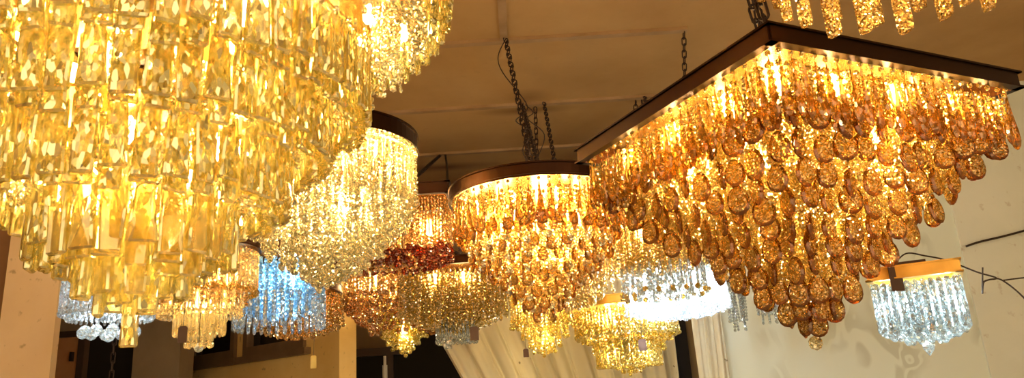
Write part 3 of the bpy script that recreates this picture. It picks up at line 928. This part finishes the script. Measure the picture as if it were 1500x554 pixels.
bulbs(Mh, ring_bulbs(.1, -.05, 4), 'bulbwarm', .012, power=6, lightpts=ring_bulbs(.1, -.1, 3) + [(0, 0, -.2)], col=(1, .72, .38))
chain(Mh, (-1.25, 2.9, EYE + h0 + .05), (-1.25, 2.9, CEIL))

# ---- N: ice blue one ------------------------------------------------------------------------------------
h0 = .70
Nn = place('round_chandelier', -1.09, 3.37, h0, 'small round chandelier glowing ice blue between the pale gold one and the windows')
rim_round(Nn, .20, 0, .045); plate_round(Nn, 0, .195, .03)
cone_strings(Nn, [(.185, .50), (.15, .44), (.10, .42), (0, .40)], h0, 'blue', .021, .0115, .032, .012, .26, keep=100)
hang(Nn, 'crystal_rod', circ(shape('rod_n', f_rod(.16, .0095, 8), 'silver'), .195, .53 - h0, 34, jit=.1), keep=60)
bulbs(Nn, ring_bulbs(.1, -.06, 4), 'bulbblue', .013, power=14, lightpts=ring_bulbs(.1, -.1, 3) + [(0, 0, -.22)], col=(.42, .74, 1))
chain(Nn, (-1.09, 3.37, EYE + h0 + .045), (-1.09, 3.37, CEIL))

# ---- O: low gold fringe ------------------------------------------------------------------------------------
h0 = .66
O = place('round_chandelier', -1.25, 4.2, h0, 'flat round chandelier with a copper gold beaded fringe, above the right-hand window')
rim_round(O, .235, 0, .045); plate_round(O, 0, .23, .03)
cone_strings(O, [(.23, .45), (.15, .42), (.08, .40), (0, .39)], h0, 'pinkbead', .021, .011, .032, .012, .22, keep=100)
bulbs(O, ring_bulbs(.12, -.06, 4), 'bulbwarm', .013, power=9, col=(1, .66, .26))
chain(O, (-1.25, 4.2, EYE + h0 + .045), (-1.25, 4.2, CEIL))

# ---- P: cool white one on the far left ------------------------------------------------------------------
h0 = .66
P = place('round_chandelier', -1.77, 3.2, h0, 'cool white rod chandelier with clear balls underneath, by the cream pillar')
rim_round(P, .20, 0, .045); plate_round(P, 0, .195, .03)
hang(P, 'crystal_rod', circ(shape('rod_p', f_rod(.20, .007, 6, .010), 'white'), .192, -.005, 56, jit=.1) + circ(shape('rod_p2', f_rod(.21, .007, 6), 'white'), .13, -.005, 34) + circ(shape('rod_p3', f_rod(.22, .007, 6), 'silver'), .165, -.005, 40), keep=100)
hang(P, 'crystal_ball', circ(shape('ball_p', f_ball(.026, 10), 'silver'), .10, .415 - h0, 10) + [(shape('ball_p', f_ball(.026, 10), 'silver'), (0, 0, .40 - h0), 0, 0, 1)], keep=11)
hang(P, 'bead_string', circ(shape('string_p', f_string(.19, .02, .010, 6), 'white'), .10, -.01, 22, jit=1), keep=22)
bulbs(P, ring_bulbs(.1, -.06, 4), 'bulbwhite', .013, power=24, lightpts=ring_bulbs(.1, -.1, 3), col=(.9, .95, 1))
chain(P, (-1.77, 3.2, EYE + h0 + .045), (-1.77, 3.2, CEIL))

# ---- R: fine gold strings and clear rods behind D ------------------------------------------------------
h0 = .82
Rr = place('round_chandelier', .66, 3.35, h0, 'fine gold string chandelier ending in clear hooked rods, behind the square amber one')
rim_round(Rr, .20, 0, .045); plate_round(Rr, 0, .195, .03)
cone_strings(Rr, [(.19, .535), (.12, .52), (0, .51)], h0, 'goldbead', .017, .0085, .024, 0, .30, keep=100)
rd = [shape(('rod_r', i), f_rod(L, .0065, 6, .013), 'silver') for i, L in enumerate((.13, .11, .145))]
hang(Rr, 'hooked_rod', circ(rd, .185, .55 - h0, 26) + circ(rd, .12, .54 - h0, 16) + circ(rd, .05, .53 - h0, 8), keep=50)
hang(Rr, 'amber_octagon', circ(octo('amber', .013), .192, .435 - h0, 20, jit=.5, zj=.012), keep=20)
bulbs(Rr, ring_bulbs(.1, -.06, 5), 'bulbwarm', .012, power=12, lightpts=ring_bulbs(.12, -.12, 4), col=(1, .74, .34))
chain(Rr, (.66, 3.35, EYE + h0 + .045), (.965, 4.79, CEIL - .02))

# ---- G: brilliant cool white one ---------------------------------------------------------------------------
h0 = .565
G = place('round_chandelier', .824, 3.88, h0, 'brilliant cool white bead chandelier between the square amber one and the curtain')
rim_round(G, .262, 0, .03, mat='silver'); plate_round(G, 0, .257, .02, mat='silver')
cone_strings(G, [(.252, .385), (.18, .365), (.10, .345), (0, .34)], h0, 'white', .016, .010, .025, 0, .22, keep=100, rings=5, zj=.006)
bulbs(G, ring_bulbs(.21, -.03, 12) + ring_bulbs(.1, -.05, 6), 'bulbwhite', .012, power=70, lightpts=ring_bulbs(.215, -.09, 7) + ring_bulbs(.08, -.1, 2), col=(.82, .93, 1))
chain(G, (.90, 3.88, EYE + h0 + .04), (1.044, 3.86, CEIL - .02))

# ---- H: low two-tier gold one --------------------------------------------------------------------------------
h0 = .50
H = place('round_chandelier', .63, 4.5, h0, 'two-tier yellow gold chandelier with a copper rim, lowest in front of the curtain')
rim_round(H, .318, 0, .05, mat='goldrim'); plate_round(H, 0, .31, .02)
rod = shape('rod_h', f_rod(.165, .0075, 6, .011), 'yellowbead')
hang(H, 'crystal_rod', circ(rod, .305, -.01, 84, jit=.1) + circ(shape('rod_h2', f_rod(.15, .0075, 6, .011), 'yellowbead'), .19, .30 - h0, 50), keep=100)
cone_strings(H, [(.29, .32), (.24, .29), (.19, .21), (.12, .16), (.06, .125), (0, .10)], h0, 'yellowbead', .020, .0115, .034, .012, .2, keep=100)
plate_round(H, .1, .2, .31 - h0)
bulbs(H, ring_bulbs(.24, -.05, 8) + ring_bulbs(.1, -.06, 4), 'bulbwarm', .014, power=26, lightpts=ring_bulbs(.24, -.07, 5) + ring_bulbs(.1, -.26, 3), col=(1, .80, .38))
chain(H, (.63, 4.5, EYE + h0 + .05), (.91, 4.85, CEIL - .02))

# ---- I: small rods and cone left of H --------------------------------------------------------------------------
h0 = .67
I = place('round_chandelier', .15, 4.85, h0, 'small yellow gold cone chandelier of rods, left of the copper-rimmed one')
rim_round(I, .21, 0, .045); plate_round(I, 0, .205, .03)
hang(I, 'crystal_rod', circ(shape('rod_i', f_rod(.20, .008, 6, .012), 'yellowbead'), .203, -.01, 48), keep=48)
cone_strings(I, [(.195, .44), (.15, .38), (.10, .32), (.05, .28), (0, .255)], h0, 'yellowbead', .022, .0125, .036, .014, .2, keep=100)
bulbs(I, ring_bulbs(.12, -.06, 5), 'bulbwarm', .013, power=14, lightpts=ring_bulbs(.1, -.1, 3) + [(0, 0, -.3)], col=(1, .76, .36))
chain(I, (.15, 4.85, EYE + h0 + .045), (.20, 4.86, CEIL - .02))

# ---- filler behind C: fine gold strings between C and L / H ---------------------------------------------------
h0 = .80
F_ = place('round_chandelier', .28, 3.72, h0, 'gold string chandelier just behind the round amber gold teardrop one')
rim_round(F_, .225, 0, .045); plate_round(F_, 0, .22, .03)
cone_strings(F_, [(.215, .56), (.17, .50), (.10, .44), (0, .41)], h0, 'goldbead', .020, .0105, .034, .012, .3, keep=100)
bulbs(F_, ring_bulbs(.14, -.08, 5), 'bulbwarm', .013, power=12, lightpts=ring_bulbs(.14, -.12, 3), col=(1, .66, .26))
chain(F_, (.27, 3.76, EYE + h0 + .045), (.26, 4.78, CEIL - .02))

# ---- S: silver square one on the right ------------------------------------------------------------------------
h0 = .335
Sv = place('square_chandelier', 1.47, 2.76, h0, 'small clear crystal chandelier with a gold frame and cool light, before the pale wall', rz=R(-28))
aS = .136
rim_square(Sv, aS + .006, aS * 1.28 + .006, 0, .045, mat='goldrim')
bar = shape('bar_s', f_bar(.175, .0085), 'silver'); bar2 = shape('bar_s2', f_bar(.175, .0085), 'silver')
stS = shape('string_s', f_string(.18, .018, .0088, 8, .010), 'silver')
hang(Sv, 'square_rod', squ(bar, aS, aS * 1.28, -.008, 11, 14) + squ(bar2, aS - .045, aS * 1.28 - .045, -.01, 8, 7), keep=100)
hang(Sv, 'bead_string', squ(stS, aS - .02, aS * 1.28 - .02, -.012, 9, 8, jit=1) + squ(shape('string_s3', f_string(.20, .018, .0088, 8, .012), 'silver'), aS - .07, aS * 1.28 - .07, -.01, 5, 5, jit=1), keep=100)
hang(Sv, 'crystal_ball', squ(shape('ball_s', f_ball(.013, 8), 'silver'), aS - .03, aS * 1.28 - .03, .155 - h0, 6, 7) + squ(shape('ball_s', f_ball(.013, 8), 'silver'), aS - .075, aS * 1.28 - .075, .135 - h0, 4, 4), keep=60)
ob('finial_prism', MB().lathe([(0, .004), (-.018, .022), (-.028, .020), (-.052, .002)], 5).mesh('finial'), MAT['silver'], Sv, (0, -.02, .118 - h0))
bulbs(Sv, [(x, y, -.04) for x in (-.08, .08) for y in (-.07, .07)], 'bulbwhite', .012, power=26, lightpts=[(x, y, -.09) for x in (-.09, .09) for y in (-.08, .08)], col=(.80, .93, 1))
zt = EYE + h0 + .045
ob('junction_box', MB().box(-.05, .05, -.04, .04, .046, .075).mesh('box'), MAT['tag'], Sv)
chain(Sv, (1.40, 2.75, zt + .03), (1.62, 4.4, CEIL), link=.05, w=.010)
cable(Sv, [(1.40, 2.75, zt + .02), (1.45, 2.74, zt + .06), (1.53, 2.76, zt + .05), (1.62, 2.78, zt + .03), (1.72, 2.78, zt - .02), (1.80, 2.8, zt - .045), (1.72, 2.75, zt - .06), (1.66, 2.68, zt - .11), (1.67, 2.66, zt - .02)], r=.003)
cable(Sv, [(1.72, 2.75, zt - .06), (1.77, 2.78, zt - .05), (1.82, 2.8, zt - .055), (1.88, 2.8, zt - .12), (1.93, 2.8, zt - .22), (1.94, 2.8, zt - .32), (1.92, 2.8, zt - .46)], r=.003)
cable(Sv, [(1.82, 2.8, zt - .055), (1.90, 2.8, zt - .05), (2.0, 2.8, zt - .05), (2.15, 2.8, zt - .06)], r=.003)

# ---- Q: two small grey ones far behind -----------------------------------------------------------------------------
for X_, Y_, hh, rr, L1, lab in ((1.475, 4.4, .56, .085, .17, 'tiny unlit clear crystal pendant lamp left of the square chandelier tip, by the wall'),
                                (1.285, 4.4, .60, .06, .24, 'tiny unlit clear crystal pendant lamp beside the cool white chandelier, by the wall')):
    Q = place('pendant_lamp', X_, Y_, hh, lab)
    rim_round(Q, rr, 0, .03); plate_round(Q, 0, rr - .002, .01)
    hang(Q, 'bead_string', circ(shape(('string_q', L1), f_string(L1, .018, .0085, 6, .009), 'silver'), rr - .008, 0, int(6.283 * rr / .03), jit=1)
         + circ(shape(('string_q', L1 + .05), f_string(L1 + .05, .018, .0085, 6, .009), 'silver'), rr * .5, 0, int(3.14 * rr / .03), jit=1), keep=60)
    chain(Q, (X_, Y_, EYE + hh + .03), (X_, Y_, CEIL), link=.05)

# ---------------------------------------------------------------- tags hanging on the chandeliers
def price_tag(x, y, h, w, hh, label, mat='tag', rz=0, string=.06):
    t = empty('price_tag', (x, y, EYE + h), label, 'price tag', None, rz)
    m = MB()
    v = [(-w / 2, 0, -hh), (w / 2, 0, -hh), (w / 2, 0, -.006), (w * .3, 0, 0), (-w * .3, 0, 0), (-w / 2, 0, -.006)]
    n = len(v); v2 = [(a, .0025, c) for a, b, c in v]
    f = [tuple(range(n)), tuple(range(2 * n - 1, n - 1, -1))] + [(i, i + n, (i + 1) % n + n, (i + 1) % n) for i in range(n)]
    m.add(v + v2, f)
    ob('card', m.mesh('card'), MAT[mat], t)
    ob('hanging_cord', MB().tube([(0, .001, -.004), (0.002, .001, string)], .0011, 5).mesh('hanging_cord'), MAT['cable'], t)
price_tag(1.335, 2.62, .385, .050, .095, 'dark brown upright tag hanging over the gold frame of the small clear square chandelier', rz=R(10), string=.02)
price_tag(.66, 4.14, .285, .045, .065, 'brown tag on the two-tier yellow gold chandelier with the copper rim', string=.1)
price_tag(-1.225, 2.70, .335, .034, .060, 'brown tag at the foot of the rod chandelier in front of the windows', string=.06)
price_tag(-1.08, 3.9, .29, .03, .065, 'yellow paper tag dangling below the flat copper fringed chandelier', mat='tagyellow', string=.1)
price_tag(-.235, 3.78, .375, .045, .07, 'brown tag hanging in front of the curtain, right below the gold curtain-like chandelier', rz=R(15), string=.12)
price_tag(.02, 4.1, .27, .030, .045, 'tiny dark tag to the left of the small yellow cone chandelier', string=.1)
price_tag(-.375, 3.83, .345, .040, .07, 'pale blue white tag under the rectangular gold string chandelier', mat='silver', string=.06)

# loose black cable stretched on the right wall
c_ = cable(None, [(3.02, 4.93, EYE + .815), (3.12, 4.93, EYE + .84), (3.3, 4.93, EYE + .87), (3.6, 4.93, EYE + .93), (4.2, 4.95, EYE + 1.05)], r=.008, name='wall_cable')
tag(c_, 'black cable with a frayed end running along the tan wall at the right edge', 'cable')
c_ = cable(None, [(-.0, 0, 0)] * 2, r=.001) if False else None
c2 = ob('hanging_chain', chain_mesh((-2.18, 4.0, .9), (-2.18, 4.0, CEIL), link=.06, w=.010).mesh('chain'), MAT['iron'])
tag(c2, 'thin dark chain hanging down before the dark doorway beside the grey pillar', 'chain')

for root, z, pw in ((A, .12, 3), (B, .10, 3), (Cc, .12, 3), (D, .12, 3), (L_, .12, 3), (J, .12, 3), (Rr, .12, 3), (Mh, .12, 3), (P, .12, 3)):
    ceiling_fill(root, z, pw)
